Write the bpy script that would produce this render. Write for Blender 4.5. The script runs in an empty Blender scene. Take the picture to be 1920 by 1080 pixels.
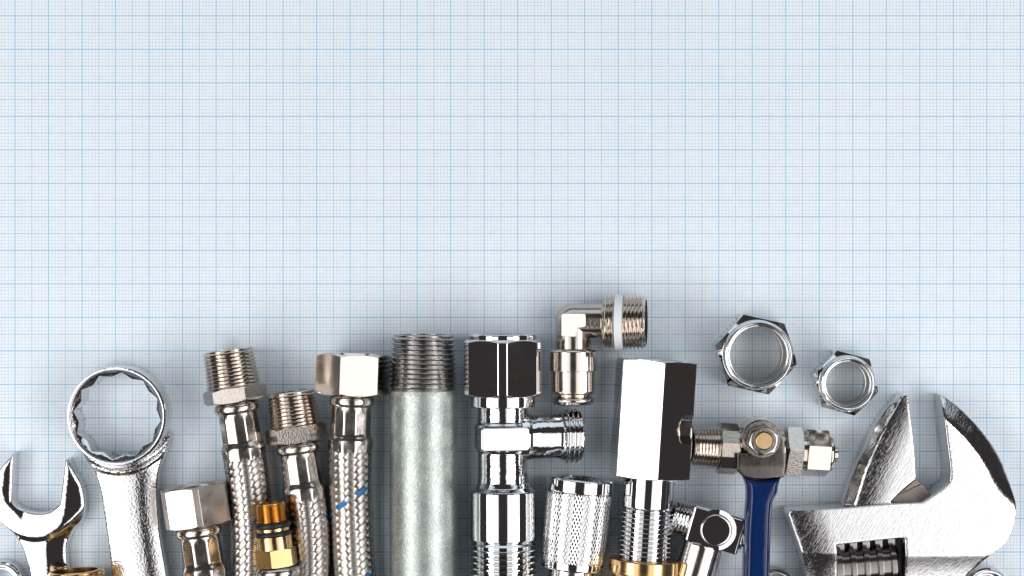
import bpy, math, random
import numpy as np
from mathutils import Vector
from mathutils.geometry import delaunay_2d_cdt

random.seed(4)
rng = np.random.default_rng(4)
C = bpy.context.scene.collection
SC = bpy.context.scene
PI = math.pi
sin, cos, tan, rad = math.sin, math.cos, math.tan, math.radians
MM = 0.001
H = 600.0            # camera height over the paper, mm
PPM = 6.283          # photo pixels per mm at paper level

# ------------------------------------------------------------------ camera
cam = bpy.data.cameras.new('camera'); co = bpy.data.objects.new('camera', cam); C.objects.link(co)
co.location = (0, 0, H*MM); co.rotation_euler = (0, 0, 0)
cam.sensor_width = 36.0; cam.lens = 36.0*H/(1920/PPM)
cam.clip_start = 0.01; cam.clip_end = 20
SC.camera = co

# ------------------------------------------------------------------ world + studio lamps
w = bpy.data.worlds.new('World'); SC.world = w; w.use_nodes = True
bg = w.node_tree.nodes['Background']
bg.inputs['Color'].default_value = (1.0, 0.86, 0.86, 1); bg.inputs['Strength'].default_value = 0.045

def light_panel(name, x0, x1, y0, y1, z, energy_density, col):
    l = bpy.data.lights.new(name, 'AREA'); l.shape = 'RECTANGLE'
    l.size = x1-x0; l.size_y = y1-y0
    l.energy = energy_density*(x1-x0)*(y1-y0); l.color = col
    o = bpy.data.objects.new(name, l); C.objects.link(o)
    o.location = ((x0+x1)/2, (y0+y1)/2, z)
    return o
LZ = 0.75
# each side bank: a dim inner strip light and a strong outer softbox, in front of (below) the picture
WARM = (1.0, 0.985, 0.975)
light_panel('inner_strip', -0.56, -0.205, -0.97, 0.25, LZ, 4.9, WARM)
light_panel('inner_strip', 0.20, 0.56, -0.97, 0.25, LZ, 4.9, WARM)
light_panel('outer_softbox', -1.16, -0.56, -0.97, 0.25, LZ, 16.5, WARM)
light_panel('outer_softbox', 0.56, 1.16, -0.97, 0.25, LZ, 16.5, WARM)
rear_fill = light_panel('light_panel', -1.6, 1.6, -0.35, 0.35, 0.5, 3.6, (0.78, 0.91, 1.0))  # added cool fill from the rear, lightens and blues the shadows on the paper
rear_fill.location = (0, 1.3, 0.55); rear_fill.rotation_euler = (rad(-70), 0, 0)

SC.view_settings.view_transform = 'Standard'
SC.view_settings.look = 'None'
SC.view_settings.exposure = 0.0
SC.view_settings.gamma = 1.0
SC.view_settings.use_curve_mapping = False
SC.render.engine = 'CYCLES'
SC.cycles.max_bounces = 10; SC.cycles.glossy_bounces = 8; SC.cycles.diffuse_bounces = 5

# ------------------------------------------------------------------ materials
def nodes(name):
    m = bpy.data.materials.new(name); m.use_nodes = True
    nt = m.node_tree
    return m, nt, nt.nodes['Principled BSDF']

def coords(nt, scale, rotz=0.0, uv=False):
    tc = nt.nodes.new('ShaderNodeTexCoord'); mp = nt.nodes.new('ShaderNodeMapping')
    s = 1.0 if uv else 1000.0
    mp.inputs['Scale'].default_value = (s*scale[0], s*scale[1], s*scale[2])
    if rotz:
        r = nt.nodes.new('ShaderNodeMapping'); r.inputs['Rotation'].default_value = (0, 0, rotz)
        nt.links.new(tc.outputs['UV' if uv else 'Object'], r.inputs['Vector'])
        nt.links.new(r.outputs[0], mp.inputs['Vector'])
    else:
        nt.links.new(tc.outputs['UV' if uv else 'Object'], mp.inputs['Vector'])
    return mp.outputs[0]

def noise(nt, vec, detail=3.0, rough=0.6, scale=1.0):
    n = nt.nodes.new('ShaderNodeTexNoise'); n.inputs['Scale'].default_value = scale
    n.inputs['Detail'].default_value = detail; n.inputs['Roughness'].default_value = rough
    nt.links.new(vec, n.inputs['Vector'])
    return n.outputs['Fac']

def math_n(nt, op, a, b=None, c=None):
    n = nt.nodes.new('ShaderNodeMath'); n.operation = op
    for i, v in enumerate((a, b, c)):
        if v is None: continue
        if isinstance(v, (int, float)): n.inputs[i].default_value = v
        else: nt.links.new(v, n.inputs[i])
    return n.outputs[0]

def maprange(nt, v, a, b, c, d):
    n = nt.nodes.new('ShaderNodeMapRange')
    nt.links.new(v, n.inputs[0])
    for i, x in enumerate((a, b, c, d)): n.inputs[i+1].default_value = x
    return n.outputs[0]

def mixcol(nt, f, a, b, blend='MIX'):
    n = nt.nodes.new('ShaderNodeMix'); n.data_type = 'RGBA'; n.blend_type = blend
    for sock, v in ((n.inputs[0], f), (n.inputs[6], a), (n.inputs[7], b)):
        if isinstance(v, (int, float)): sock.default_value = v
        elif isinstance(v, tuple): sock.default_value = (*v, 1) if len(v) == 3 else v
        else: nt.links.new(v, sock)
    return n.outputs[2]

def bump(nt, bsdf, height, dist_mm, strength=1.0):
    b = nt.nodes.new('ShaderNodeBump'); b.inputs['Strength'].default_value = strength
    b.inputs['Distance'].default_value = dist_mm*MM
    nt.links.new(height, b.inputs['Height'])
    prev = bsdf.inputs['Normal'].links
    if prev: nt.links.new(prev[0].from_socket, b.inputs['Normal'])
    nt.links.new(b.outputs[0], bsdf.inputs['Normal'])

def metal(name, col, rough, bumps=(), rvar=0.0, rscale=0.25, cvar=None):
    """bumps: list of (scale xyz per mm, rotz, height mm)"""
    m, nt, b = nodes(name)
    b.inputs['Metallic'].default_value = 1.0
    b.inputs['Base Color'].default_value = (*col, 1)
    b.inputs['Roughness'].default_value = rough
    if rvar:
        n = noise(nt, coords(nt, (rscale,)*3), 4)
        nt.links.new(maprange(nt, n, 0.3, 0.7, max(0.0, rough-rvar), rough+rvar), b.inputs['Roughness'])
    if cvar:
        n2 = noise(nt, coords(nt, (cvar[1],)*3), 5, 0.65)
        nt.links.new(mixcol(nt, maprange(nt, n2, 0.35, 0.65, 0, 1), col, cvar[0]), b.inputs['Base Color'])
    for sc, rz, h in bumps:
        n = noise(nt, coords(nt, sc, rz), 2.5, 0.55)
        bump(nt, b, n, h)
    return m

TURN = (0.05, 9.0, 0.05)
CHROME = metal('chrome', (0.68, 0.68, 0.69), 0.03, [((0.35, 0.35, 0.35), 0, 0.006)], 0.02)
CHROME_CAST = metal('cast_chrome', (0.68, 0.68, 0.69), 0.04, [((1.2, 1.2, 1.2), 0, 0.035), ((0.3, 0.3, 0.3), 0, 0.03)], 0.02)
CHROME_TURN = metal('turned_chrome', (0.68, 0.68, 0.69), 0.06, [(TURN, 0, 0.0025), ((0.4, 0.4, 0.4), 0, 0.006)], 0.02)
ORANGE_PEEL = metal('pebbled_chrome', (0.66, 0.66, 0.67), 0.055, [((1.5, 1.5, 1.5), 0, 0.13), ((0.4, 0.4, 0.4), 0, 0.03)], 0.03)
SCRATCHED = metal('scratched_chrome', (0.66, 0.66, 0.67), 0.075, [((0.3, 3.4, 1.0), rad(-58), 0.06), ((1.9, 1.9, 1.9), 0, 0.03)], 0.03)
SCRATCH_H = metal('ground_chrome', (0.66, 0.66, 0.67), 0.12, [((0.25, 3.0, 1.0), 0, 0.085), ((2.2, 2.2, 2.2), 0, 0.03)], 0.04)
NICKEL = metal('nickel', (0.62, 0.56, 0.505), 0.15, [(TURN, 0, 0.003), ((0.8, 0.8, 0.8), 0, 0.008)], 0.05)
NICKEL_BRIGHT = metal('bright_nickel', (0.72, 0.665, 0.62), 0.12, [((5, 5, 5), 0, 0.004), ((0.5, 0.5, 0.5), 0, 0.012)], 0.04)
NICKEL_SATIN = metal('satin_nickel', (0.54, 0.485, 0.45), 0.32, [((5, 5, 5), 0, 0.006), ((0.5, 0.5, 0.5), 0, 0.015)], 0.06)
NICKEL_CAST = metal('cast_nickel', (0.48, 0.43, 0.385), 0.18, [((1.1, 1.1, 1.1), 0, 0.03), ((5, 5, 5), 0, 0.004)], 0.05)
NICKEL_SCUFF = metal('scuffed_nickel', (0.60, 0.55, 0.51), 0.22, [((2.2, 1.2, 2.2), 0, 0.045)], 0.08, 0.9)
STEEL_FERRULE = metal('pressed_steel', (0.60, 0.565, 0.535), 0.18, [((0.5, 0.5, 0.5), 0, 0.03), ((1.5, 0.1, 1.5), 0, 0.006)], 0.05)
STEEL_TUBE = metal('brushed_steel', (0.70, 0.66, 0.62), 0.14, [((2.5, 0.02, 2.5), 0, 0.006)], 0.04)
DARK_STEEL = metal('dark_steel', (0.40, 0.385, 0.38), 0.24, [((1.2, 1.2, 1.2), 0, 0.006)], 0.06, 0.6)
GREY_PLATE = metal('zinc_plate', (0.21, 0.19, 0.18), 0.17, [((0.3, 3.0, 1), 0, 0.004), ((0.25, 0.25, 0.25), 0, 0.015)], 0.05)
WORM_STEEL = metal('worm_steel', (0.27, 0.255, 0.25), 0.2, [((1.2, 1.2, 1.2), 0, 0.01)], 0.05)
ROUGH_STEEL = metal('rough_steel', (0.25, 0.22, 0.20), 0.45, [((0.5, 3.0, 1), 0, 0.05)], 0.08)
BRASS = metal('brass', (0.64, 0.45, 0.225), 0.20, [(TURN, 0, 0.004), ((1, 1, 1), 0, 0.006)], 0.06)
BRASS_ORANGE = metal('orange_brass', (0.68, 0.38, 0.11), 0.20, [(TURN, 0, 0.003)], 0.05)
BRASS_DULL = metal('dull_brass', (0.58, 0.41, 0.205), 0.30, [((3, 3, 3), 0, 0.012)], 0.06)
BRASS_FACE = metal('brass_face', (0.82, 0.59, 0.32), 0.34, [((3, 3, 3), 0, 0.02)], 0.08, 1.2)
BRAID = metal('braid_wire', (0.44, 0.41, 0.385), 0.20, (), 0.06, 0.5)

def braid_bump(m):
    nt = m.node_tree; b = nt.nodes['Principled BSDF']
    tc = nt.nodes.new('ShaderNodeTexCoord'); sp = nt.nodes.new('ShaderNodeSeparateXYZ')
    nt.links.new(tc.outputs['UV'], sp.inputs[0])
    s = math_n(nt, 'SINE', math_n(nt, 'MULTIPLY', sp.outputs['Y'], PI*4.0))
    bump(nt, b, math_n(nt, 'ABSOLUTE', s), 0.04, 0.8)

braid_bump(BRAID)

BORE = metal('matt_bore', (0.50, 0.49, 0.47), 0.38, [((2, 2, 2), 0, 0.02)], 0.06)
def plain(name, col, rough, spec=0.5, coat=0.0, bumps=()):
    m, nt, b = nodes(name)
    b.inputs['Base Color'].default_value = (*col, 1); b.inputs['Roughness'].default_value = rough
    b.inputs['Specular IOR Level'].default_value = spec
    b.inputs['Coat Weight'].default_value = coat; b.inputs['Coat Roughness'].default_value = 0.06
    n = noise(nt, coords(nt, (0.8,)*3), 4)
    nt.links.new(maprange(nt, n, 0.3, 0.7, rough*0.85, min(1, rough*1.15)), b.inputs['Roughness'])
    for sc, rz, h in bumps: bump(nt, b, noise(nt, coords(nt, sc, rz), 3), h)
    return m
RUBBER = plain('black_rubber', (0.012, 0.012, 0.012), 0.42, 0.4, bumps=[((2, 2, 2), 0, 0.01)])
LINER = plain('dark_liner', (0.010, 0.010, 0.010), 0.6, 0.3)
BLUE = plain('blue_vinyl', (0.0015, 0.0155, 0.085), 0.11, 0.5, 0.0, bumps=[((0.4, 0.12, 0.4), 0, 0.05)])
TRACER = plain('blue_tracer', (0.005, 0.12, 0.36), 0.4)
PTFE = plain('white_plastic', (0.74, 0.76, 0.80), 0.40, bumps=[((1, 1, 1), 0, 0.01)])

TABLE = plain('dark_table', (0.035, 0.032, 0.032), 0.6, 0.3)

def galvanised():
    m, nt, b = nodes('galvanised_zinc')
    b.inputs['Metallic'].default_value = 0.86
    v = coords(nt, (0.22, 0.16, 0.22)); n1 = noise(nt, v, 6, 0.7)
    n2 = noise(nt, coords(nt, (1.6, 1.2, 1.6)), 4, 0.7)
    c = mixcol(nt, maprange(nt, n1, 0.36, 0.64, 0, 1), (0.36, 0.395, 0.385), (0.50, 0.54, 0.515))
    c = mixcol(nt, maprange(nt, n2, 0.35, 0.72, 0, 0.55), c, (0.30, 0.335, 0.33))
    nt.links.new(c, b.inputs['Base Color'])
    nt.links.new(maprange(nt, n2, 0.3, 0.7, 0.23, 0.36), b.inputs['Roughness'])
    bump(nt, b, n1, 0.10); bump(nt, b, n2, 0.10)
    n3 = noise(nt, coords(nt, (3.2, 2.6, 3.2)), 3); bump(nt, b, n3, 0.06)
    return m
GALV = galvanised()

def knurl():
    m, nt, b = nodes('knurled_chrome')
    b.inputs['Metallic'].default_value = 1; b.inputs['Base Color'].default_value = (0.68, 0.68, 0.69, 1)
    b.inputs['Roughness'].default_value = 0.10
    tc = nt.nodes.new('ShaderNodeTexCoord'); sp = nt.nodes.new('ShaderNodeSeparateXYZ')
    nt.links.new(tc.outputs['UV'], sp.inputs[0])           # u: mm round the barrel, v: mm along it
    u, v = sp.outputs['X'], sp.outputs['Y']
    hs = []
    for s in (1, -1):
        ph = math_n(nt, 'ADD', math_n(nt, 'MULTIPLY', u, 1/0.92), math_n(nt, 'MULTIPLY', v, s*0.45/0.92))
        f = math_n(nt, 'ABSOLUTE', math_n(nt, 'SUBTRACT', math_n(nt, 'FRACT', ph), 0.5))   # 0 at a groove
        hs.append(math_n(nt, 'MINIMUM', math_n(nt, 'MULTIPLY', f, 7.0), 1.0))
    bump(nt, b, math_n(nt, 'MINIMUM', hs[0], hs[1]), 0.05)
    return m
KNURL = knurl()

def paper_mat():
    m, nt, b = nodes('graph_paper')
    b.inputs['Roughness'].default_value = 0.62; b.inputs['Specular IOR Level'].default_value = 0.25
    tc = nt.nodes.new('ShaderNodeTexCoord'); sp = nt.nodes.new('ShaderNodeSeparateXYZ')
    nt.links.new(tc.outputs['Object'], sp.inputs[0])
    X = math_n(nt, 'MULTIPLY', sp.outputs['X'], 1000.0); Y = math_n(nt, 'MULTIPLY', sp.outputs['Y'], 1000.0)
    def lines(c, pitch, width):
        f = math_n(nt, 'ABSOLUTE', math_n(nt, 'SUBTRACT', math_n(nt, 'FRACT', math_n(nt, 'ADD', math_n(nt, 'MULTIPLY', c, 1/pitch), 0.5)), 0.5))
        d = math_n(nt, 'MULTIPLY', f, pitch)
        return maprange(nt, d, width*0.5, width*0.5+0.06, 1.0, 0.0)
    fade = maprange(nt, noise(nt, coords(nt, (0.03, 0.03, 0.03)), 3), 0.3, 0.7, 0.75, 1.1)
    grain = maprange(nt, noise(nt, coords(nt, (0.35, 0.35, 0.35)), 4), 0.3, 0.7, 0.7, 1.2)
    mx = lambda a, b_: math_n(nt, 'MAXIMUM', a, b_)
    minor = math_n(nt, 'MULTIPLY', mx(lines(X, 1, .17), lines(Y, 1, .17)), math_n(nt, 'MULTIPLY', fade, grain))
    mid = math_n(nt, 'MULTIPLY', mx(lines(X, 5, .20), lines(Y, 5, .20)), grain)
    major = math_n(nt, 'MULTIPLY', mx(lines(X, 10, .24), lines(Y, 10, .24)), fade)
    base = mixcol(nt, maprange(nt, noise(nt, coords(nt, (0.012,)*3), 3), 0.3, 0.7, 0, 1), (0.745, 0.812, 0.878), (0.765, 0.822, 0.878))
    c = mixcol(nt, math_n(nt, 'MULTIPLY', minor, 0.76), base, (0.50, 0.60, 0.70))
    c = mixcol(nt, math_n(nt, 'MULTIPLY', mid, 0.62), c, (0.30, 0.47, 0.62))
    c = mixcol(nt, math_n(nt, "MULTIPLY", major, 0.66), c, (0.20, 0.47, 0.68))
    nt.links.new(c, b.inputs['Base Color'])
    bump(nt, b, noise(nt, coords(nt, (3, 3, 3)), 3), 0.01)
    return m
PAPER = paper_mat()

# ------------------------------------------------------------------ mesh helpers (everything in mm)
def link(name, verts, faces, mat, parent=None, sharp=35, uvs=None, smooth=True, bev=0):
    me = bpy.data.meshes.new(name)
    me.from_pydata([(x*MM, y*MM, z*MM) for x, y, z in verts], [], faces)
    me.validate(); me.update()
    if smooth:
        me.polygons.foreach_set('use_smooth', [True]*len(me.polygons))
        me.set_sharp_from_angle(angle=rad(sharp))
    if uvs is not None:
        lay = me.uv_layers.new(name='UVMap')
        li = np.zeros(len(me.loops), dtype=np.int32); me.loops.foreach_get('vertex_index', li)
        lay.data.foreach_set('uv', np.asarray(uvs, dtype=np.float32)[li].ravel())
    for mm_ in (mat if isinstance(mat, (list, tuple)) else [mat]): me.materials.append(mm_)
    o = bpy.data.objects.new(name, me); C.objects.link(o)
    if parent: o.parent = parent
    if bev:
        b = o.modifiers.new('bevel', 'BEVEL'); b.width = bev*MM; b.segments = 2
        b.limit_method = 'ANGLE'; b.angle_limit = rad(25); b.harden_normals = True
    return o

def P(px, py, z=0.0):
    """photo pixel of a point standing z mm over the paper -> mm on the desk"""
    k = (H-z)/H/PPM
    return ((px-960)*k, -(py-540)*k)
def K(h): return (H-h)/H/PPM

class Thing:
    """an Empty at the base; local frame: axis runs along -Y, x to the right, z up"""
    def __init__(s, name, label, cat, px, py, h=0.0, d=(0, 1), group=None, tilt=(0, 0)):
        x, y = P(px, py, h)
        o = bpy.data.objects.new(name, None); C.objects.link(o); o.empty_display_size = 0.01
        s.phi = math.atan2(d[0], d[1])
        o.location = (x*MM, y*MM, 0); o.rotation_euler = (tilt[0], tilt[1], s.phi)
        o['label'] = label; o['category'] = cat
        if group: o['group'] = group
        s.o = o; s.x, s.y, s.h, s.k = x, y, h, K(h)
    def local(s, wx, wy):
        dx, dy = wx-s.x, wy-s.y; c, n = cos(s.phi), sin(s.phi)
        return (dx*c+dy*n, -dx*n+dy*c)
    def from_px(s, px, py, z):
        return s.local(*P(px, py, z))

def chamfer_prof(prof, c):
    """round the sharp corners of a (t, r) profile by c"""
    if c <= 0 or len(prof) < 3: return prof
    out = [prof[0]]
    for a, b, d in zip(prof, prof[1:], prof[2:]):
        va = np.array(a[:2])-np.array(b[:2]); vd = np.array(d[:2])-np.array(b[:2])
        la, ld = np.linalg.norm(va), np.linalg.norm(vd)
        if la < 1e-6 or ld < 1e-6: continue
        ang = math.acos(max(-1, min(1, float(va@vd/la/ld))))
        if ang > rad(150): out.append(b); continue
        q = min(c, la*0.45, ld*0.45)
        p1 = np.array(b[:2])+va/la*q; p2 = np.array(b[:2])+vd/ld*q
        mid = (p1+p2)*0.25+np.array(b[:2])*0.5
        hold = []
        if la > q*3: hold.append(p1+va/la*q*0.35)
        hold += [p1, mid, p2]
        if ld > q*3: hold.append(p2+vd/ld*q*0.35)
        for p in hold: out.append((float(p[0]), float(p[1]))+tuple(b[2:]))
    out.append(prof[-1]); return out

def lathe(T, name, prof, mat, n=96, k=None, h=None, c=1.0, sharp=35, parent=None, xo=None, ho=None, poly=None, cx=0, uvscale=1):
    """surface of revolution round the -Y axis. prof in photo px [(t, r)], or (t, r, w): w = how far toward a polygon"""
    k = k or T.k; h = T.h if h is None else h
    prof = chamfer_prof(prof, c)
    full = [prof[0]]
    for a_, b_ in zip(prof, prof[1:]):
        L_ = math.hypot(b_[0]-a_[0], b_[1]-a_[1])
        if L_ > 6:
            for f_ in (0.8/L_, 1-0.8/L_): full.append(tuple(x+(y-x)*f_ for x, y in zip(a_, b_)))
        full.append(b_)
    prof = full
    V, F, U = [], [], []
    for t, r, *wt in prof:
        wv = wt[0] if wt else 0
        for j in range(n+1):
            a = -PI+2*PI*j/n
            rr = r
            if wv and poly:
                seg = 2*PI/poly[0]; dlt = ((a-poly[1]+seg/2) % seg)-seg/2
                rr = r*(1-wv)+wv*min(r, r*poly[2]/cos(dlt))
            ox = xo(t) if xo else 0; oh = ho(t) if ho else 0
            V.append(((rr*sin(a)+ox+cx)*k, -t*k, h+(rr*cos(a)+oh)*k))
            U.append((a*r*k*uvscale, t*k))
    m = n+1
    for i in range(len(prof)-1):
        for j in range(n):
            F.append((i*m+j, i*m+j+1, (i+1)*m+j+1, (i+1)*m+j))
    if prof[0][1] > 0 and False: pass
    return link(name, V, F, mat, parent or T.o, sharp, U)

def thread(T, name, t0, t1, r0, r1, pitch, depth, mat, bore=None, k=None, h=None, n=72, parent=None, ends=(1, 1), bore_mat=None, sharp=60, sq=1.0, cx=0, helix=1):
    """helical thread from t0 to t1 with closed ends (and a bore when given)"""
    k = k or T.k; h = T.h if h is None else h
    steps = int((t1-t0)/pitch*10)
    V, F = [], []; m = n+1
    def row(t, fn):
        for j in range(m):
            a = -PI+2*PI*j/n; r = fn(a)
            V.append(((r*sin(a)+cx)*k, -t*k, h+r*cos(a)*k))
    rows = 0
    if bore:
        row(t0+min(60, (t1-t0)*0.9), lambda a: bore); row(t0, lambda a: bore); rows += 2
    else:
        row(t0, lambda a: 0.01); rows += 1
    row(t0, lambda a: r0-depth*(1.05 if ends[0] else 0.2)); rows += 1
    for i in range(1, steps):
        u = i/steps; t = t0+(t1-t0)*u; R = r0+(r1-r0)*u
        e0 = min(1, (t-t0)/(pitch*0.9)) if ends[0] else 1
        e1 = min(1, (t1-t)/(pitch*0.9)) if ends[1] else 1
        def fn(a, t=t, R=R, e0=e0, e1=e1):
            f = (t/pitch-helix*a/(2*PI)) % 1.0
            z = abs(2*f-1)                                     # 1 crest .. 0 root
            z = min(1.0, max(0.0, (z-0.5)*sq*1.15+0.5))
            return R-depth+depth*min(z, e0, e1)
        row(t, fn); rows += 1
    row(t1, lambda a: r1-depth); row(t1, lambda a: 0.01 if not bore else bore); rows += 2
    for i in range(rows-1):
        for j in range(n): F.append((i*m+j, i*m+j+1, (i+1)*m+j+1, (i+1)*m+j))
    return link(name, V, F, mat, parent or T.o, sharp)

def polyring(T, name, t0, t1, flats, r0, tanc, bore, mat, k=None, h=None, bev=0.16, parent=None, vertical=False, cx=0, bore_rows=None, r0b=None, tancb=None, astep=5):
    """prism with chamfered ends. flats = [(normal angle deg, apothem px)]; chamfer cone from radius r0 at each end"""
    k = k or T.k; h = T.h if h is None else h
    if r0b is None: r0b = r0
    if tancb is None: tancb = tanc
    fl = [(rad(a), ap) for a, ap in flats]
    def rp(a):
        best = 1e9
        for f, ap in fl:
            c_ = cos(a-f)
            if c_ > 0.05: best = min(best, ap/c_)
        return best
    corners = []
    fs = sorted(fl, key=lambda q: q[0] % (2*PI)); N = len(fs)
    for i in range(N):
        (a1, p1), (a2, p2) = fs[i], fs[(i+1) % N]
        # intersection of the two support lines
        d = sin(a2-a1); x = (p1*sin(a2)-p2*sin(a1))/d; y = (p2*cos(a1)-p1*cos(a2))/d
        corners.append(math.atan2(y, x) % (2*PI))
    corners.sort(); ang = []
    for i in range(N):
        a1, a2 = corners[i], corners[(i+1) % N]
        if i == N-1: a2 += 2*PI
        q = max(2, int((a2-a1)/rad(astep)))
        ang += [a1+(a2-a1)*j/q for j in range(q)]
    rows = []
    L = t1-t0
    rr = [rp(a) for a in ang]
    top = [min(L*0.45, max(0, r-r0)*tanc) for r in rr]; bot = [min(L*0.45, max(0, r-r0b)*tancb) for r in rr]
    if bore_rows:
        for t, r in bore_rows[::-1]: rows.append([(r, t)]*len(ang))
        e1 = bore_rows[-1]
    else:
        rows.append([(bore, t1)]*len(ang)); rows.append([(bore, t0)]*len(ang))
    rows.append([(min(r0, r), t0) for r in rr])
    rows.append([(r, t0+x) for r, x in zip(rr, top)])
    rows.append([(r, t1-x) for r, x in zip(rr, bot)])
    rows.append([(min(r0b, r), t1) for r in rr])
    V, F = [], []; m = len(ang)
    for row in rows:
        for (r, t), a in zip(row, ang):
            if vertical: V.append((r*sin(a)*k, r*cos(a)*k, t*k))
            else: V.append(((r*sin(a)+cx)*k, -t*k, h+r*cos(a)*k))
    R = len(rows)
    for i in range(R):
        i2 = (i+1) % R
        for j in range(m): F.append((i*m+j, i*m+(j+1) % m, i2*m+(j+1) % m, i2*m+j))
    if vertical: F = [f[::-1] for f in F]
    return link(name, V, F, mat, parent or T.o, 14, bev=bev)

def hexflats(a, first):
    return [(first+60*i, a) for i in range(6)]

def catmull(pts, step):
    """closed outline in px. points (x, y) smooth, (x, y, 1) corner"""
    n = len(pts); out = []
    cidx = [i for i, p in enumerate(pts) if len(p) > 2]
    g = lambda i: np.array(pts[i % n][:2], dtype=float)
    for i in range(n):
        p1, p2 = g(i), g(i+1)
        p0 = g(i-1) if (i % n) not in cidx else 2*p1-p2
        p3 = g(i+2) if ((i+1) % n) not in cidx else 2*p2-p1
        q = max(1, int(np.linalg.norm(p2-p1)/step))
        for j in range(q):
            t = j/q
            out.append(0.5*((2*p1)+(-p0+p2)*t+(2*p0-5*p1+4*p2-p3)*t*t+(-p0+3*p1-3*p2+p3)*t**3))
    return np.array(out)

def seg_dist(Q, L):
    A = L; B = np.roll(L, -1, axis=0); D = B-A; dd = (D**2).sum(1)+1e-12
    res = np.empty(len(Q))
    for s in range(0, len(Q), 2000):
        q = Q[s:s+2000, None, :]-A[None]
        t = np.clip((q*D[None]).sum(2)/dd, 0, 1)
        res[s:s+2000] = np.sqrt(((q-t[..., None]*D[None])**2).sum(2)).min(1)
    return res
def inside(Q, L):
    x, y = Q[:, 0][:, None], Q[:, 1][:, None]
    x1, y1 = L[:, 0][None], L[:, 1][None]; B = np.roll(L, -1, axis=0); x2, y2 = B[:, 0][None], B[:, 1][None]
    c = ((y1 > y) != (y2 > y)) & (x < (x2-x1)*(y-y1)/(y2-y1+1e-12)+x1)
    return c.sum(1) % 2 == 1

def plate(T, name, outlines, mat, zref, zbot, zfun, step=2.0, grid=4.0, parent=None, sharp=40, offs=(0.5, 1.2, 2.2, 3.6), holes=(), taper=0.0, matfun=None):
    """a forging cut to an outline (photo px at height zref): top z = zfun(x, y, d) in mm, d = px from the rim"""
    loops = [catmull(o, step) for o in outlines]
    main, hol = loops[0], loops[1:]
    allp = [l for l in loops]
    cand = []
    for l in loops:
        tn = np.roll(l, -1, axis=0)-np.roll(l, 1, axis=0); tn /= np.linalg.norm(tn, axis=1)[:, None]+1e-9
        nr = np.stack([-tn[:, 1], tn[:, 0]], 1)
        for sgn in (1, -1):
            for o in offs: cand.append((l+nr*o*sgn, o))
    def dist(Q): return np.min([seg_dist(Q, l) for l in loops], axis=0)
    def ins(Q):
        r = inside(Q, main)
        for hl in hol: r &= ~inside(Q, hl)
        return r
    keep = []
    for Q, o in cand:
        d = dist(Q); keep.append(Q[ins(Q) & (d > o*0.93)])
    x0, y0 = main.min(0); x1, y1 = main.max(0)
    gx, gy = np.meshgrid(np.arange(x0, x1, grid), np.arange(y0, y1, grid*0.87))
    gx[1::2] += grid/2
    G = np.stack([gx.ravel(), gy.ravel()], 1)
    d = dist(G); G = G[ins(G) & (d > max(offs)+grid*0.45)]
    inner = np.concatenate(keep+[G])
    pts = np.concatenate(loops+[inner]); nb = sum(len(l) for l in loops)
    edges = []; s = 0; rings = []
    for l in loops:
        n = len(l); edges += [(s+i, s+(i+1) % n) for i in range(n)]; rings.append((s, n)); s += n
    vo, _, fo, ov, _, _ = delaunay_2d_cdt([Vector(p) for p in pts], edges, [], 0, 1e-5)
    Q = np.array([tuple(v) for v in vo]); tri = np.array([f for f in fo if len(f) == 3])
    cen = Q[tri].mean(1); tri = tri[ins(cen)]
    dd = dist(Q); dd[[i for i, o in enumerate(ov) if any(x < nb for x in o)]] = 0
    V = []
    for (x, y), d_ in zip(Q, dd):
        lx, ly = T.from_px(x, y, zref); V.append((lx, ly, zfun(x, y, d_)))
    F = []
    for a, b, c in tri:
        A, B_, C_ = V[a], V[b], V[c]
        cr = (B_[0]-A[0])*(C_[1]-A[1])-(B_[1]-A[1])*(C_[0]-A[0])
        F.append((a, b, c) if cr > 0 else (a, c, b))
    # walls + underside
    ec = {}
    for f in F:
        for e in ((f[0], f[1]), (f[1], f[2]), (f[2], f[0])): ec[e] = 1
    bot = {}
    cxm = np.mean([v[0] for v in V]); cym = np.mean([v[1] for v in V])
    def bv(i):
        if i not in bot:
            bot[i] = len(V); V.append((V[i][0], V[i][1], zbot))
        return bot[i]
    top = list(F)
    for f in top: F.append((bv(f[0]), bv(f[2]), bv(f[1])))
    for (a, b) in list(ec):
        if (b, a) not in ec: F.append((b, a, bv(a), bv(b)))
    return link(name, V, F, mat, parent or T.o, sharp)

def edge_round(d, R, depth):
    if d >= R: return 0.0
    u = 1-d/R
    return -depth*(1-math.sqrt(max(0, 1-u*u)))

# ------------------------------------------------------------------ setting
xo, yo = P(28.2, 29.7)
def rect(x0, x1, y0, y1, z): return [(x0, y0, z), (x1, y0, z), (x1, y1, z), (x0, y1, z)]
sheet = link('paper', rect(-205-xo, 205-xo, -150-yo, 150-yo, 0), [(0, 1, 2, 3)], PAPER, smooth=False)
sheet.location = (xo*MM, yo*MM, 0)
sheet['kind'] = 'structure'; sheet['label'] = 'white sheet of graph paper with blue millimetre grid lines'
table = link('ground', rect(-900, 900, -700, 700, -4), [(0, 1, 2, 3)], TABLE, smooth=False)
table['kind'] = 'structure'; table['label'] = 'dark table top under the sheet of graph paper'

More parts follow.
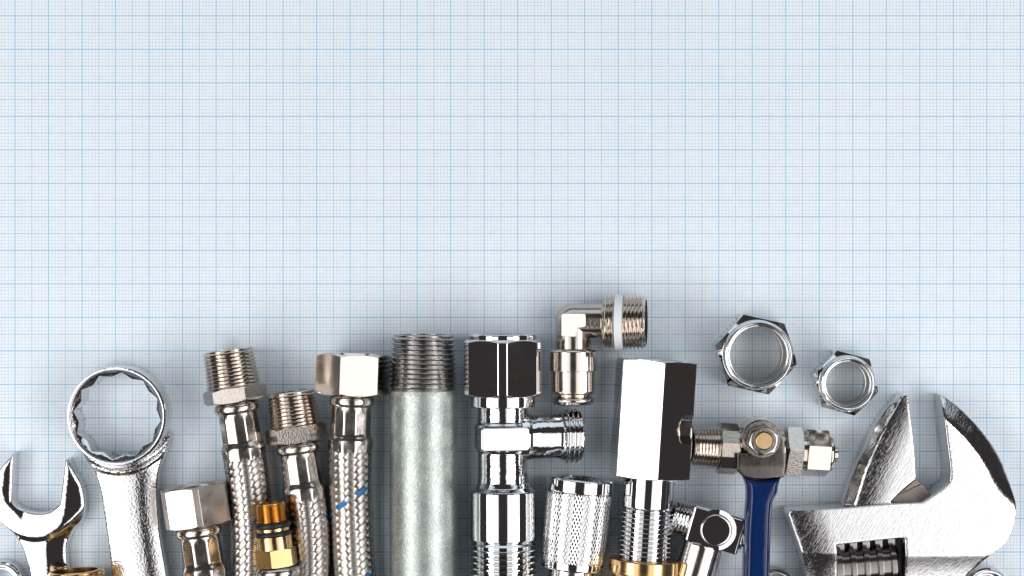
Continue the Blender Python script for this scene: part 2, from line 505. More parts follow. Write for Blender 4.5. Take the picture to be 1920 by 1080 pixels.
# ------------------------------------------------------------------ braided hoses
def braid(T, t0, t1, R, xo, ho, tracer=(), parent=None):
    """flat wire bundles woven two over, two under; R px"""
    N = 12; dt = 13.6; a = 2*PI/(N*dt); k = T.k
    V, F, U = [], [], []; VT, FT, UT = [], [], []
    aR = a*R; ln = math.hypot(aR, 1); perp = (1/ln, -aR/ln)
    hw = 0.45*dt*aR/ln; qs = (-1, -0.55, 0, 0.55, 1)
    for s_ in (1, -1):
        for i in range(N):
            blue = s_ == -1 and i in tracer
            v, f, u = (VT, FT, UT) if blue else (V, F, U)
            jit = rng.normal(0, 0.3); base = len(v); cnt = 0
            t = t0
            while t <= t1:
                th = 2*PI*i/N+s_*a*t
                mc = th*N/PI-0.5
                c = cos(PI/2*mc)*s_; fl = c/math.sqrt(c*c+0.04)
                for q in qs:
                    w_ = q*hw+jit
                    aa = th+w_*perp[0]/R; tt = t+w_*perp[1]*s_
                    r = R+1.15*fl-0.35*q*q
                    v.append(((r*sin(aa)+xo(tt))*k, -tt*k, T.h+(r*cos(aa)+ho(tt))*k))
                    u.append((t/10, q*0.5+0.5))
                cnt += 1; t += 1.9
            for c_ in range(cnt-1):
                for b in range(4):
                    p = base+c_*5+b; f.append((p, p+1, p+6, p+5) if s_ == 1 else (p, p+5, p+6, p+1))
    link('braid', V, F, BRAID, parent or T.o, 60, U)
    if VT: link('tracer_strand', VT, FT, TRACER, parent or T.o, 60, UT)
    lathe(T, 'liner', [(t0-5, R-2.6)]+[(t0+(t1-t0)*i/24, R-2.6) for i in range(25)], LINER, n=48, xo=xo, ho=ho, c=0, parent=parent)

def ferrule(T, t, R=42.0, xo=None, ho=None, nfl=10, ph=0.15, length=1.0, mat=None, sc=1.0):
    """pressed sleeve: bead, crimped waist, crimped collar; t is where the bead starts"""
    L = length
    rows = [(t-2, R*0.62), (t, R*0.72)]
    for i in range(11):                                        # the rolled bead
        a = PI*(0.12+0.80*i/10); rows.append((t+11-11*cos(a), R-8+8.6*sin(a)))
    rows += [(t+24, R-5.6, .1), (t+27, R-4.9, .6), (t+32, R-4.6, 1), (t+72*L, R-4.4, 1), (t+76*L, R-4.0, .8), (t+80*L, R-2.2, .5), (t+85*L, R-0.2, .4), (t+89*L, R+0.6, .6),
             (t+94*L, R+0.4, .9), (t+106*L, R-0.6, 1), (t+108*L, R-1.0, .9), (t+109*L, R-3.5, .5), (t+109*L, R-7)]
    return lathe(T, 'ferrule', rows, mat or STEEL_FERRULE, n=120, c=0, poly=(nfl, ph, 0.955), xo=xo, ho=ho, sharp=50), t+104*L

def drop(t0, L, amt):
    return lambda t: -amt*min(1, max(0, (t-t0)/L))**2*(3-2*min(1, max(0, (t-t0)/L)))

def hose_male(label, top, ref, hexR, alpha0, r_t, lens, bend, tracer=(), rb=39.5):
    h = hexR*0.866*K(8)
    T = Thing('braided_hose', label, 'hose', top[0], top[1], h, (ref[0]-top[0], ref[1]-top[1]), 'braided hoses with metal end fittings')
    lt, lh = lens                                              # end of the thread, end of the hex
    fit = bpy.data.objects.new('male_fitting', None); C.objects.link(fit); fit.parent = T.o
    thread(T, 'thread', 0, lt, r_t[0], r_t[1], 6.9, 4.6, NICKEL, bore=33, n=72, parent=fit)
    polyring(T, 'hex_collar', lt-1, lh, hexflats(hexR*0.866, alpha0), hexR*0.885, 0.55, 20, NICKEL_SCUFF, bev=0.14, parent=fit)
    f, te = ferrule(T, lh+1, 42.5, nfl=12)
    xo_ = lambda t: bend*max(0, (t-te+10)/200)**2
    ho_ = drop(te-5, 160, hexR*0.866-rb-2)
    braid(T, te-2, 480, rb, xo_, ho_, tracer)
    return T

def hose_female(label, top, ref, hexR, alpha0, nut_len, bend, tracer=(), rb=39.5, mat=NICKEL_SATIN, trunc=0, length=1.0, nfl=9, ph=0.1):
    low = max(cos(rad(alpha0+30+60*i)) for i in range(6))
    h = hexR*low*K(10)
    T = Thing('braided_hose', label, 'hose', top[0], top[1], h, (ref[0]-top[0], ref[1]-top[1]), 'braided hoses with metal end fittings')
    fl = hexflats(hexR*0.866, alpha0)
    if trunc: fl += [(alpha0+30+60*i, hexR*0.866/cos(rad(30))-trunc) for i in range(6)]
    polyring(T, 'swivel_nut', 0, nut_len, fl, hexR*0.88, 0.5, 52, mat, bev=0.2,
             bore_rows=[(0, 55), (4, 52), (nut_len-16, 52), (nut_len-16, 36), (nut_len, 36)])
    lathe(T, 'washer', [(14, 20), (14, 50), (20, 50)], RUBBER)
    f, te = ferrule(T, nut_len+1, 42.5, nfl=nfl, length=length, ph=ph)
    xo_ = lambda t: bend*max(0, (t-te+10)/200)**2
    ho_ = drop(te-5, 170, hexR*low-rb-2)
    braid(T, te-2, 520, rb, xo_, ho_, tracer)
    return T

hose_female('short braided hose with a satin hex nut beside the ring spanner shaft', (360.6, 911), (371.5, 985), 68.7, -17+0.0, 74, 0, trunc=3.2, length=0.95)
hose_male('braided hose with the tallest threaded male end, upright in the left group', (427.4, 655), (458.9, 858.5), 60.5, -4, (49, 52.5), (73, 99), -16)
hose_male('braided hose with threaded male end set lower, third from the left', (545.2, 734), (574, 938), 58.5, -1, (47, 50), (66, 95), -22)
hose_female('braided hose with a blue strand and bright hex nut beside the grey pipe', (663.0, 664), (657.0, 840), 70.6, 15, 76, 9, tracer=(8,), mat=NICKEL_BRIGHT, length=0.97, nfl=11, ph=0.0)

# hose with a brass tail, lying in the valley between two of them
T = Thing('braided_hose', 'hose end with small brass fitting and two black O-rings, lying between two hoses', 'hose', 506.7, 943, 15.6, (14.1, 123.7), 'braided hoses with metal end fittings')
tail = bpy.data.objects.new('brass_fitting', None); C.objects.link(tail); tail.parent = T.o
thread(T, 'thread', 0, 37, 28.5, 29.5, 4.3, 2.6, BRASS_ORANGE, bore=21, n=64, parent=tail)
def oring(T, t, R, r, parent): return lathe(T, 'o_ring', [(t-r*cos(a), R+r*sin(a)) for a in [2*PI*i/20-0.01 for i in range(21)]], RUBBER, c=0, sharp=80, parent=parent)
lathe(T, 'groove_body', [(36, 10), (36, 27), (46, 27), (46, 31), (52.5, 31), (52.5, 27), (62, 27), (62, 33), (88, 33.5), (88, 20)], BRASS, parent=tail, c=0.8)
oring(T, 41.5, 28.5, 6.2, tail); oring(T, 58, 28.5, 6.0, tail)
polyring(T, 'hex_collar', 86, 119, hexflats(34.5, 22), 36.5, 0.4, 15, BRASS_DULL, bev=0.12, parent=tail)
ferrule(T, 120, 41)
lathe(T, 'sleeve', [(225, 30), (226, 38), (330, 38), (330, 20)], STEEL_FERRULE)

# ------------------------------------------------------------------ galvanised pipe nipple
T = Thing('pipe_nipple', 'grey galvanised steel pipe with a dark threaded top end', 'pipe', 793.5, 627, 64.5*K(10), (1.5, 450))
thread(T, 'thread', 0, 103, 60, 64, 8.9, 5.2, DARK_STEEL, bore=46, n=96)
lathe(T, 'tube', [(100, 50), (102, 59), (105, 63.5), (112, 64.3), (560, 64.5), (560, 40)], GALV, c=0.5)

# ------------------------------------------------------------------ chrome angle valve
T = Thing('angle_valve', 'chrome angle valve with large hex nut and a threaded side branch', 'valve', 942.5, 626, 76*K(12), (1.0, 450))
fl = hexflats(71.5, 30)+[(60*i, 71.5/cos(rad(30))-4.6) for i in range(6)]
nut = polyring(T, 'hex_nut', 10, 117, fl, 69, 0.55, 40, CHROME, bev=0.3)
lathe(T, 'nut_rim', [(1, 50), (0, 56), (0, 61), (3, 63), (12, 63), (12, 50)], CHROME_TURN, c=1.5, parent=nut)
lathe(T, 'collar', [(115, 40), (115, 61), (135, 61.5), (137, 60), (137, 40)], CHROME_TURN, c=1)
body = lathe(T, 'valve_body', [(135, 47.5), (160, 47.5), (166, 48.5), (170, 52), (176, 53.5), (212, 53.5), (218, 51), (222, 47.5), (228, 47.2), (268, 47.2), (278, 48.5), (287, 53), (293, 59), (295, 61)], CHROME_CAST, c=2)
# pad milled on the body, rolled 10 degrees with the branch
def boxmesh(T, name, pts, z0, z1, mat, parent, bev=0.25, roll=0.0, tiltx=0.0):
    """prism over a px polygon (x, t); heights px over the axis; turned about the axis by roll"""
    k = T.k; n = len(pts); V, F = [], []
    cxm = sum(p[0] for p in pts)/n
    for z in (z0, z1):
        for x, t in pts:
            zz = z+(tiltx*(x-cxm) if z == z1 else 0)
            X = x*cos(roll)+zz*sin(roll); Z = -x*sin(roll)+zz*cos(roll)
            V.append((X*k, -t*k, T.h+Z*k))
    area = sum(pts[i][0]*pts[(i+1) % n][1]-pts[(i+1) % n][0]*pts[i][1] for i in range(n))
    top = list(range(n, 2*n)); bt = list(range(n))
    if area > 0: F += [tuple(top[::-1]), tuple(bt)]; F += [((i+1) % n, i, i+n, (i+1) % n+n) for i in range(n)]
    else: F += [tuple(top), tuple(bt[::-1])]; F += [(i, (i+1) % n, (i+1) % n+n, i+n) for i in range(n)]
    return link(name, V, F, mat, parent, 20, bev=bev)
R10 = rad(10)
boxmesh(T, 'flat_pad', [(-46, 172), (37, 172), (41, 175), (41, 212), (37, 216), (-46, 216), (-50, 212), (-50, 175)], 10, 53.5, CHROME, body, bev=0.75, roll=R10)
br = lathe(T, 'branch', [(30, 48), (44, 46), (50, 43.5), (58, 42), (104, 42), (109, 43), (112, 47)], CHROME_CAST, c=1.5, h=0)
brt = thread(T, 'branch_thread', 111, 148, 51.5, 51.5, 9.2, 6.4, CHROME, bore=38, h=0, sq=1.5, helix=0, parent=br)
# turn the branch (built along -Y at height 0) to +X, drooping 10 degrees
from mathutils import Matrix
br.matrix_local = Matrix.Translation((0, -193.5*T.k*MM, T.h*MM)) @ Matrix.Rotation(R10, 4, 'Y') @ Matrix.Rotation(PI/2, 4, 'Z')
lathe(T, 'lower_barrel', [(293, 45), (293, 61), (296, 62.5), (384, 62.5), (386, 61), (388, 55), (388, 40)], CHROME_TURN, c=1)
thread(T, 'lower_thread', 386, 520, 63, 63, 11.2, 6.6, CHROME, n=96, sq=1.7, helix=0)

# ------------------------------------------------------------------ push-fit elbow
EL = rad(7.5)
T = Thing('elbow_fitting', 'nickel elbow fitting with white sealing ring on its threaded end', 'fitting', 1080.6, 602, 45.5*K(7), (0, 1), tilt=(0, -EL))
def arc(r, n=10): return [(-r*cos(PI/2*i/n), max(0.05, r*sin(PI/2*i/n))) for i in range(n+1)]
eb = lathe(T, 'elbow_body', arc(33)+[(20, 33), (52, 33), (54, 34), (57, 38)], NICKEL_CAST, c=0.5)
arm = lathe(T, 'side_arm', arc(33)+[(20, 33), (55, 33), (60, 36), (64, 43), (66, 46)], NICKEL_CAST, c=0.5, h=0, parent=eb)
RX = lambda px=0, py=0: Matrix.Translation((px*T.k*MM, -py*T.k*MM, T.h*MM)) @ Matrix.Rotation(PI/2, 4, 'Z')
arm.matrix_local = RX()
boxmesh(T, 'flat_pad', [(-16, -15), (25, -15), (27, -13), (27, 8), (25, 11), (15, 12), (12, 14), (9, 27), (7, 29), (-16, 29), (-19, 26), (-19, -12)], 18, 35.0, NICKEL_BRIGHT, eb, bev=0.25, tiltx=tan(rad(5.5)))
th1 = thread(T, 'inner_thread', 58, 84, 51, 52, 7.0, 5.5, NICKEL, bore=20, h=0)
th1.matrix_local = RX(0, 2)
ring = lathe(T, 'sealing_ring', [(82, 30), (80, 50), (80, 52.5), (95, 52.5), (95, 50), (94, 30)], PTFE, h=0, c=1)
ring.matrix_local = RX(0, 2)
th2 = thread(T, 'outer_thread', -137, -93, 51.5, 52, 7.3, 5.5, NICKEL, bore=43, h=0)
th2.matrix_local = Matrix.Translation((0, -2*T.k*MM, T.h*MM)) @ Matrix.Rotation(-PI/2, 4, 'Z')
lathe(T, 'collar', [(52, 25), (54, 43), (57, 45.5), (93, 45.5), (94, 44.5), (94, 42), (96, 42), (132, 42), (136, 40), (137, 35), (142, 34)], NICKEL, c=1)
lathe(T, 'release_ring', [(139, 30), (140, 33), (145, 40), (147, 41.5), (150, 41), (156, 36), (158, 28)], NICKEL, c=1)

# ------------------------------------------------------------------ knurled chrome sleeve
T = Thing('knurled_sleeve', 'chrome barrel with diamond knurling, between angle valve and hex adapter', 'fitting', 1088.5, 896, 64*K(10), (-16.4, 171))
lathe(T, 'rim', [(4, 48), (0, 52), (0, 61), (3, 63.5), (24, 64.2), (26, 63)], CHROME_TURN, c=1)
lathe(T, 'knurled_grip', [(26, 63.5), (30, 64.3), (60, 63.9), (110, 63), (152, 61.5), (156, 60.5)], KNURL, n=128, c=0.5)
lathe(T, 'foot_ring', [(155, 60), (157, 60.8), (168, 60), (171, 58), (172, 46)], CHROME_TURN, c=1)
lathe(T, 'tube', [(170, 45), (290, 45), (290, 20)], STEEL_TUBE)

# ------------------------------------------------------------------ chrome hex adapter
T = Thing('hex_adapter', 'tall chrome hexagonal adapter with mirror faces over a threaded tube', 'fitting', 1231, 674, 79*K(12), (-14, 221))
hx = polyring(T, 'hex_head', 0, 221, hexflats(69.8, -23.4), 74, 0.33, 46, CHROME, bev=1.3, astep=19, bore_rows=[(0, 50), (3, 46), (60, 46), (60, 5)])
lathe(T, 'smooth_tube', [(219, 20), (219, 48), (276, 48), (278, 47)], CHROME_TURN)
thread(T, 'thread', 276, 380, 51.5, 51.5, 8.7, 6.2, CHROME, n=96, sq=1.4, helix=0)
lathe(T, 'brass_ring', [(374, 40), (374, 62), (376, 65), (400, 65), (402, 63), (402, 58)], BRASS, c=1.2)
lathe(T, 'brass_tail', [(400, 60), (404, 60), (408, 57), (412, 60), (520, 60), (520, 30)], BRASS, c=1)

# ------------------------------------------------------------------ chrome block elbow
u = (cos(rad(15.5)), sin(rad(15.5)))
T = Thing('block_elbow', 'square chrome block elbow with round cap and a brushed tube', 'fitting', 1339, 989.5, 36*K(13)+3.5, (-sin(rad(16)), cos(rad(16))))
Tk = T.k
blk = boxmesh(T, 'block', [(-51, -35), (51, -35), (51, 36), (-51, 36)], -36, 36, CHROME, T.o, bev=0.9)
cap = lathe(T, 'round_cap', [(-42.5, 0.05), (-42.5, 24), (-42.5, 26.5), (-42, 27.8), (-41, 28.8), (-39.5, 29.3), (-37.9, 29.4), (-37.9, 29.8), (-36.2, 38), (-30, 38)], CHROME, c=0, h=0, parent=blk, sharp=30)
cap.matrix_local = Matrix.Translation((0, 0, T.h*MM)) @ Matrix.Rotation(PI/2, 4, 'X')
lt_ = thread(T, 'side_thread', 50, 82, 35.5, 33, 6.2, 4.4, CHROME, bore=22, h=0, parent=blk)
lt_.matrix_local = Matrix.Translation((0, 0, T.h*MM)) @ Matrix.Rotation(-PI/2, 4, 'Z')
sk = lathe(T, 'socket_rim', [(50, 20), (50, 33), (54, 33.5), (57, 31), (57, 24), (40, 22)], CHROME, c=1, h=0, parent=blk)
sk.matrix_local = Matrix.Translation((0, 0, T.h*MM)) @ Matrix.Rotation(PI/2, 4, 'Z')
lathe(T, 'tube', [(34, 20), (34, 40), (38, 41), (200, 41), (200, 20)], STEEL_TUBE, cx=-12)

# ------------------------------------------------------------------ mini ball valve with blue lever
d = (204, 12.6)
T = Thing('ball_valve', 'small nickel ball valve with a blue lever handle and brass stem', 'valve', 1297, 836.5, 52*K(8)+2.3, d)
BT = Matrix.Translation((0, 0, 0))
G = bpy.data.objects.new('valve_body', None); C.objects.link(G); G.parent = T.o
thread(T, 'inlet_thread', 0, 54, 38.5, 41.5, 6.1, 4.4, NICKEL, bore=29, parent=G)
polyring(T, 'inlet_hex', 50, 82, hexflats(47.5, 30)+[(60*i, 47.5) for i in range(6)], 47.5, 0.4, 20, NICKEL_CAST, parent=G, bev=0.3)
lathe(T, 'body_shell', [(76, 30), (76, 46), (84, 47), (96, 42.5), (108, 43), (122, 47), (150, 47.5), (168, 46), (176, 42)], NICKEL_CAST, c=2, parent=G)
polyring(T, 'outlet_hex', 175, 204, hexflats(45.5, -23), 48, 0.5, 20, NICKEL_SCUFF, parent=G, bev=0.22)
lathe(T, 'neck', [(202, 25), (202, 34), (214, 34), (216, 31), (224, 31)], NICKEL, parent=G)
polyring(T, 'compression_nut', 214, 257, hexflats(39, -9), 42.5, 0.4, 24, NICKEL_BRIGHT, parent=G, bev=0.14)
lathe(T, 'nut_collar', [(255, 20), (255, 33.5), (262, 34), (266, 32), (266, 15), (276, 15), (277, 13), (277, 8), (262, 8)], NICKEL, parent=G, c=0.8)
G.matrix_local = Matrix.Translation((0, 0, T.h*MM)) @ Matrix.Rotation(rad(4.0), 4, 'X') @ Matrix.Translation((0, 0, -T.h*MM))
zb = T.h+46*T.k                                               # top of the body, mm
Z1 = zb+0.3
lev = bpy.data.objects.new('lever', None); C.objects.link(lev); lev.parent = T.o
def zplate(x, y, d_): return Z1+1.9+edge_round(d_, 1.5, 0.22)-max(0, y-872)*0.05-0.0025*max(0, y-862)*0
plate(T, 'lever_plate', [[(1383, 851, 1), (1383, 884, 1), (1394, 894, 1), (1414, 899), (1440, 900), (1471, 895, 1), (1473, 870), (1472, 845), (1470, 824), (1463, 810), (1452, 801, 1), (1436, 806), (1420, 818), (1408, 836), (1404, 851, 1)]], GREY_PLATE, Z1+2, Z1-0.2, zplate, 2.0, 4, parent=lev, offs=(0.5, 1.0, 1.6))
def zsleeve(x, y, d_): return Z1+2.4+edge_round(d_, 11, 3.2)-max(0, 905-y)*0.06
plate(T, 'grip_sleeve', [[(1393, 893, 1), (1414, 899.5), (1440, 900), (1468, 895, 1), (1462, 908), (1459, 925), (1452, 939), (1449, 955), (1447, 1000), (1445, 1080), (1443, 1180, 1), (1394, 1180, 1), (1396, 1080), (1398, 1000), (1401, 950), (1402, 925), (1400, 908)]], BLUE, Z1+2, Z1-4.6, zsleeve, 2.0, 4, parent=lev, offs=(0.4, 0.9, 1.6, 2.6, 4, 5.6, 7.5, 9.5), sharp=55)
# stem, washer and nut stand upright on the body
sx, sy = T.from_px(1430, 825, Z1+4)
def upright(name, prof, mat, parent=None, n=64, c=0.4):
    V, F = [], []; prof = chamfer_prof(prof, c)
    for z, r in prof:
        for j in range(n):
            a = 2*PI*j/n; V.append((sx+r*T.k*cos(a), sy+r*T.k*sin(a), z))
    for i in range(len(prof)-1):
        for j in range(n): F.append((i*n+j, i*n+(j+1) % n, (i+1)*n+(j+1) % n, (i+1)*n+j))
    return link(name, V, F, mat, parent or T.o, 30)
upright('packing_gland', [(T.h, 40), (Z1+0.4, 36), (Z1+0.4, 10)], NICKEL_CAST, G if False else None)
upright('washer', [(Z1+0.6, 20), (Z1+1.95, 33.5), (Z1+3.0, 33.5), (Z1+3.0, 20)], STEEL_FERRULE)
upright('stem', [(Z1, 15.5), (Z1+7.2, 15.5), (Z1+7.6, 14.5), (Z1+7.6, 0.01)], BRASS_FACE, c=0.3)
nutT = polyring(T, 'stem_nut', 0, 3.9/T.k, hexflats(25, 12), 23.5, 0.5, 17, STEEL_FERRULE, vertical=True, bev=0.2)
nutT.location = (sx*MM, sy*MM, (Z1+3.0)*MM)

# ------------------------------------------------------------------ loose hex nuts
def loose_nut(label, px, py, R, first, hpx, ro, ri, rim, group='loose hex nuts on the paper', bore_mat=None):
    bore_mat = bore_mat or BORE
    T = Thing('hex_nut', label, 'nut', px, py, hpx*K(8)*0.6, group=group)
    b = polyring(T, 'nut_body', 0, hpx, hexflats(R*0.866, first), R*0.9, 0.3, ri+2, CHROME, vertical=True, bev=0.2,
                 r0b=ro, tancb=0.95, bore_rows=[(0, ri+4), (6, ri+3), (hpx-2, ri+3), (hpx, ri+3)])
    bn = 96; bV, bF = [], []
    bp = [(0.5, ri+2.5), (1, ri), (hpx*0.45, ri-1.2), (hpx*0.46, ri-0.2), (hpx+rim-7, ri-0.4), (hpx+rim-7, ri+1.5)]
    for t, r in bp:
        for j in range(bn): bV.append((r*sin(2*PI*j/bn)*T.k, r*cos(2*PI*j/bn)*T.k, t*T.k))
    for i in range(len(bp)-1):
        for j in range(bn): bF.append((i*bn+j, (i+1)*bn+j, (i+1)*bn+(j+1) % bn, i*bn+(j+1) % bn))
    link('bore', bV, bF, bore_mat, T.o, 35)
    n = 96; V, F = [], []
    prof = chamfer_prof([(hpx-3, ro), (hpx+rim-7, ro), (hpx+rim-1.5, ro-1.8), (hpx+rim, ro-4.2), (hpx+rim-0.4, ri+4.2), (hpx+rim-4, ri+2.4), (hpx+rim-6, ri+2.2), (hpx+rim-6.5, ri), (hpx-3, ri)], 0.7)
    for t, r in prof:
        for j in range(n): V.append((r*sin(2*PI*j/n)*T.k, r*cos(2*PI*j/n)*T.k, t*T.k))
    for i in range(len(prof)-1):
        for j in range(n): F.append((i*n+j, (i+1)*n+j, (i+1)*n+(j+1) % n, i*n+(j+1) % n))
    link('nut_rim', V, F, CHROME_TURN, T.o, 35)
    return T
loose_nut('larger chrome hex nut lying flat, standing apart at upper right', 1416, 664, 79, 12.4, 70, 64, 53, 28)
loose_nut('smaller chrome hex nut lying flat above the adjustable wrench', 1584, 717.5, 63.5, 15, 54, 51.5, 41, 19)

def round_ring(name, label, cat, px, py, ro, ri, hpx, mat):
    T = Thing(name, label, cat, px, py, hpx*K(6)); n = 96; V, F = [], []
    prof = chamfer_prof([(0, ri), (0, ro), (hpx*0.85, ro), (hpx, ro-5), (hpx, ro-10), (hpx*0.8, ro-12), (hpx*0.8, ri+2), (hpx*0.6, ri), (0, ri)], 2)
    for t, r in prof:
        for j in range(n): V.append((r*sin(2*PI*j/n)*T.k, r*cos(2*PI*j/n)*T.k, t*T.k))
    for i in range(len(prof)-1):
        for j in range(n): F.append((i*n+j, (i+1)*n+j, (i+1)*n+(j+1) % n, i*n+(j+1) % n))
    o = T.o; bpy.data.objects.remove(o)
    me = link(name, V, F, mat, None, 35)
    me.location = (T.x*MM, T.y*MM, 0); me['label'] = label; me['category'] = cat
    return me
round_ring('metal_ring', 'dark chrome ring cut off at the lower left corner beside the open spanner', 'ring', 0, 1097, 44, 26, 40, CHROME)
round_ring('metal_ring', 'dark chrome ring barely showing at the bottom edge right of the blue lever', 'ring', 1452, 1109, 42, 30, 40, DARK_STEEL)
round_ring('metal_ring', 'dark chrome ring barely showing at the bottom right below the adjustable wrench', 'ring', 1853, 1104, 40, 22, 40, CHROME)

# ------------------------------------------------------------------ brass fitting at the lower edge
T = Thing('brass_fitting', 'round brass fitting peeking over the bottom edge between the two spanners', 'fitting', 143, 1069.5, 55*K(12)+4, (6, 100))
thread(T, 'thread', 0, 60, 54, 56, 7, 4, BRASS, bore=40)
lathe(T, 'barrel', [(58, 40), (58, 58), (140, 58), (140, 30)], BRASS)

# ------------------------------------------------------------------ open ended spanner
T = Thing('open_spanner', 'polished chrome open-ended spanner at the far left edge', 'spanner', 85, 1040, 6)
def zopen(x, y, d_):
    z = 6.8+edge_round(d_, 7, 0.8)+edge_round(d_, 3, 0.6)
    if x < 48 and y < 990:
        xl = np.interp(y, (850, 880, 920, 940, 960, 985), (19, 8, 3, 8, 26, 44))
        b2 = max(0.0, x-xl); z -= 0.21*min(1, max(0, (990-y)/40))*(b2-3*(1-math.exp(-b2/3)))/PPM
    xr = np.interp(y, (850, 900, 960, 985, 1000, 1012, 1030, 1180), (128, 126, 121, 112, 96, 86, 84, 90))
    b_ = max(0.0, x-xr); z -= 0.22*(b_-4*(1-math.exp(-b_/4)))/PPM
    ya = 1003-((x-66)/60)**2*24; z -= 1.25*smooth((y-ya)/17)
    return z
def smooth(a): a = max(0.0, min(1.0, a)); return a*a*(3-2*a)
plate(T, 'spanner_body', [[(27.5, 849, 1), (25, 900), (23.5, 939, 1), (36, 951), (61, 959), (82, 960), (98, 955.5), (112, 945, 1), (118, 900), (122, 862, 1), (127, 860, 1), (140, 884), (153, 909), (158, 933), (158, 958), (150.5, 978), (136, 994), (127, 1011), (123, 1027), (123.5, 1047), (126, 1080), (130, 1180, 1), (62, 1180, 1), (54.5, 1080), (48.5, 1055), (41, 1031), (30, 1011), (16, 994), (-2, 978), (-18, 960), (-23, 935), (-16, 905), (2, 876), (18, 858), (25, 849, 1)]],
      CHROME_CAST, 6, 0.3, zopen, 1.8, 3.5, offs=(0.4, 0.9, 1.6, 2.6, 4.2), sharp=50)

# ------------------------------------------------------------------ ring spanner
T = Thing('ring_spanner', 'chrome ring spanner with twelve-point ring and pebbled shaft, left side', 'spanner', 222.5, 779, 8)
n = 288; k = K(11); V, F = [], []
ph = rad(6)
def r12(a, ap):
    s1 = ((a-ph+PI/6) % (PI/3))-PI/6; s2 = ((a-ph) % (PI/3))-PI/6
    return max(ap/cos(s1), ap/cos(s2))
prof = [(0.3, 90), (1.0, 93), (3, 95), (5.5, 95.4), (8.0, 95), (9.9, 94.3), (10.7, 93.4), (11.1, 92.4), (11.2, 91.8), (11.26, 90), (11.28, 88.5), (11.25, 87.3), (11.2, 86.8), (10.9, 85.8)]
prof = [(0.3, None, 0)]+[(z, r, 0) for z, r in prof]+[(0, None, 1), (0, None, 2), (0.3, None, 0)]
for z, r0_, kind in prof:
    for j in range(n):
        a = 2*PI*j/n; q12 = r12(a, 71.5); r = q12 if r0_ is None else r0_; zz = z
        if kind: zz = 10.9-(85.8-q12)*0.136-(0.25 if kind == 2 else 0)
        V.append((r*sin(a)*k, r*cos(a)*k, zz))
for i in range(len(prof)-1):
    for j in range(n): F.append((i*n+j, (i+1)*n+j, (i+1)*n+(j+1) % n, i*n+(j+1) % n))
link('ring_head', V, F, CHROME_CAST, T.o, 24)
LE = np.array([(838, 144), (880, 172), (925, 187), (998, 198), (1080, 207), (1180, 215)], float)
RE = np.array([(832, 316), (872, 301), (925, 294.5), (960, 296), (1000, 300), (1080, 313), (1180, 325)], float)
def zshaft(x, y, d_):
    xl = np.interp(y, LE[:, 0], LE[:, 1]); xr = np.interp(y, RE[:, 0], RE[:, 1])
    u_ = (x-xl)/(xr-xl)-0.62; wd = (xr-xl)/PPM
    z = 8.6-(0.30*wd*u_*u_/(2*0.62)*1.0 if u_ < 0 else 0.40*wd*u_*u_/(2*0.30))
    rr = math.hypot(x-222.5, y-779); z += 0.95*math.exp(-((rr-106)/4.5)**2)
    z -= 0.32*max(0.0, 882-y-abs(x-230)*0.12)/PPM
    return max(1.5, z+edge_round(d_, 4, 1.0)+edge_round(d_, 1.8, 0.4))
arcp = [(222.5+86*cos(rad(a)), 779+86*sin(rad(a))) for a in range(14, 160, 8)]
sh = [(149, 851)]
sh = [(132, 810, 1), (140, 833), (150, 850), (160, 864), (172, 880), (180, 901), (187, 925), (193, 965), (198, 1000), (203, 1035), (207, 1080), (215, 1180, 1), (325, 1180, 1), (313, 1080), (306, 1040), (300, 1000), (296, 960), (294.5, 925), (296, 895), (300, 873), (306, 858), (312, 841), (314.5, 828), (315, 815, 1)]+[(x, y, 1) if i in (0, len(arcp)-1) else (x, y) for i, (x, y) in enumerate(arcp)]
plate(T, 'shaft', [sh], ORANGE_PEEL, 8, 0.6, zshaft, 1.8, 2.6, offs=(0.4, 0.9, 1.6, 2.6, 4.2), sharp=50)

# ------------------------------------------------------------------ adjustable wrench
T = Thing('adjustable_wrench', 'large chrome adjustable wrench with open jaws at the right edge', 'wrench', 1690, 1000, 10)
def q8(pts): return [((1460+p[0]/3.0), (720+p[1]/3.0))+tuple(p[2:]) for p in pts]
ZT = 13.0
def zhead(x, y, d_):
    z = ZT+edge_round(d_, 3, 0.8)
    z += (x-1690)*-0.050                                        # the head leans a little to the right
    # the back of the fixed jaw rolls off towards its outer curve
    z += edge_round(max(0, d_), 30, 2.2) if (x > 1800 and y < 940) else 0.0
    z -= 0.06*max(0, 1560-x)*max(0, min(1, (1030-y)/60))+0.018*max(0, 1530-x)*1.2
    z -= 0.16*max(0, min(30, y-1032))*1.0 if True else 0
    return z
def smooth(a): a = max(0.0, min(1.0, a)); return a*a*(3-2*a)
OUTC = np.array([(1766, 741), (1780, 747), (1807, 767), (1837, 797), (1863, 830), (1883, 863), (1897, 897), (1905, 927), (1908, 943), (1906, 973)], float)
def outd(x, y):
    A = OUTC[:-1]; B = OUTC[1:]; D = B-A; q = np.array((x, y))-A
    t = np.clip((q*D).sum(1)/(D**2).sum(1), 0, 1); return float(np.sqrt(((q-t[:, None]*D)**2).sum(1)).min())
def zhead(x, y, d_):
    z = ZT+edge_round(d_, 3, 0.7)-(x-1690)/PPM*0.045
    do = outd(x, y); R = 42
    if do < R:
        u_ = R-do; z -= (0.47*(u_-5*(1-math.exp(-u_/5)))+0.13*u_*u_/R)/PPM*smooth((978-y)/95)
    dl = max(0.0, 1566-x+(y-1000)*0.30); z -= 0.0015*dl*dl/PPM
    yb = max(0.0, y-1031-(6 if x > 1690 else 0)); z -= (0.46*(yb-3*(1-math.exp(-yb/3)))-0.0016*min(yb, 70)**2)/PPM if yb < 70 else (0.46*(yb-3)-0.0016*4900-0.30*(yb-70))/PPM
    return z
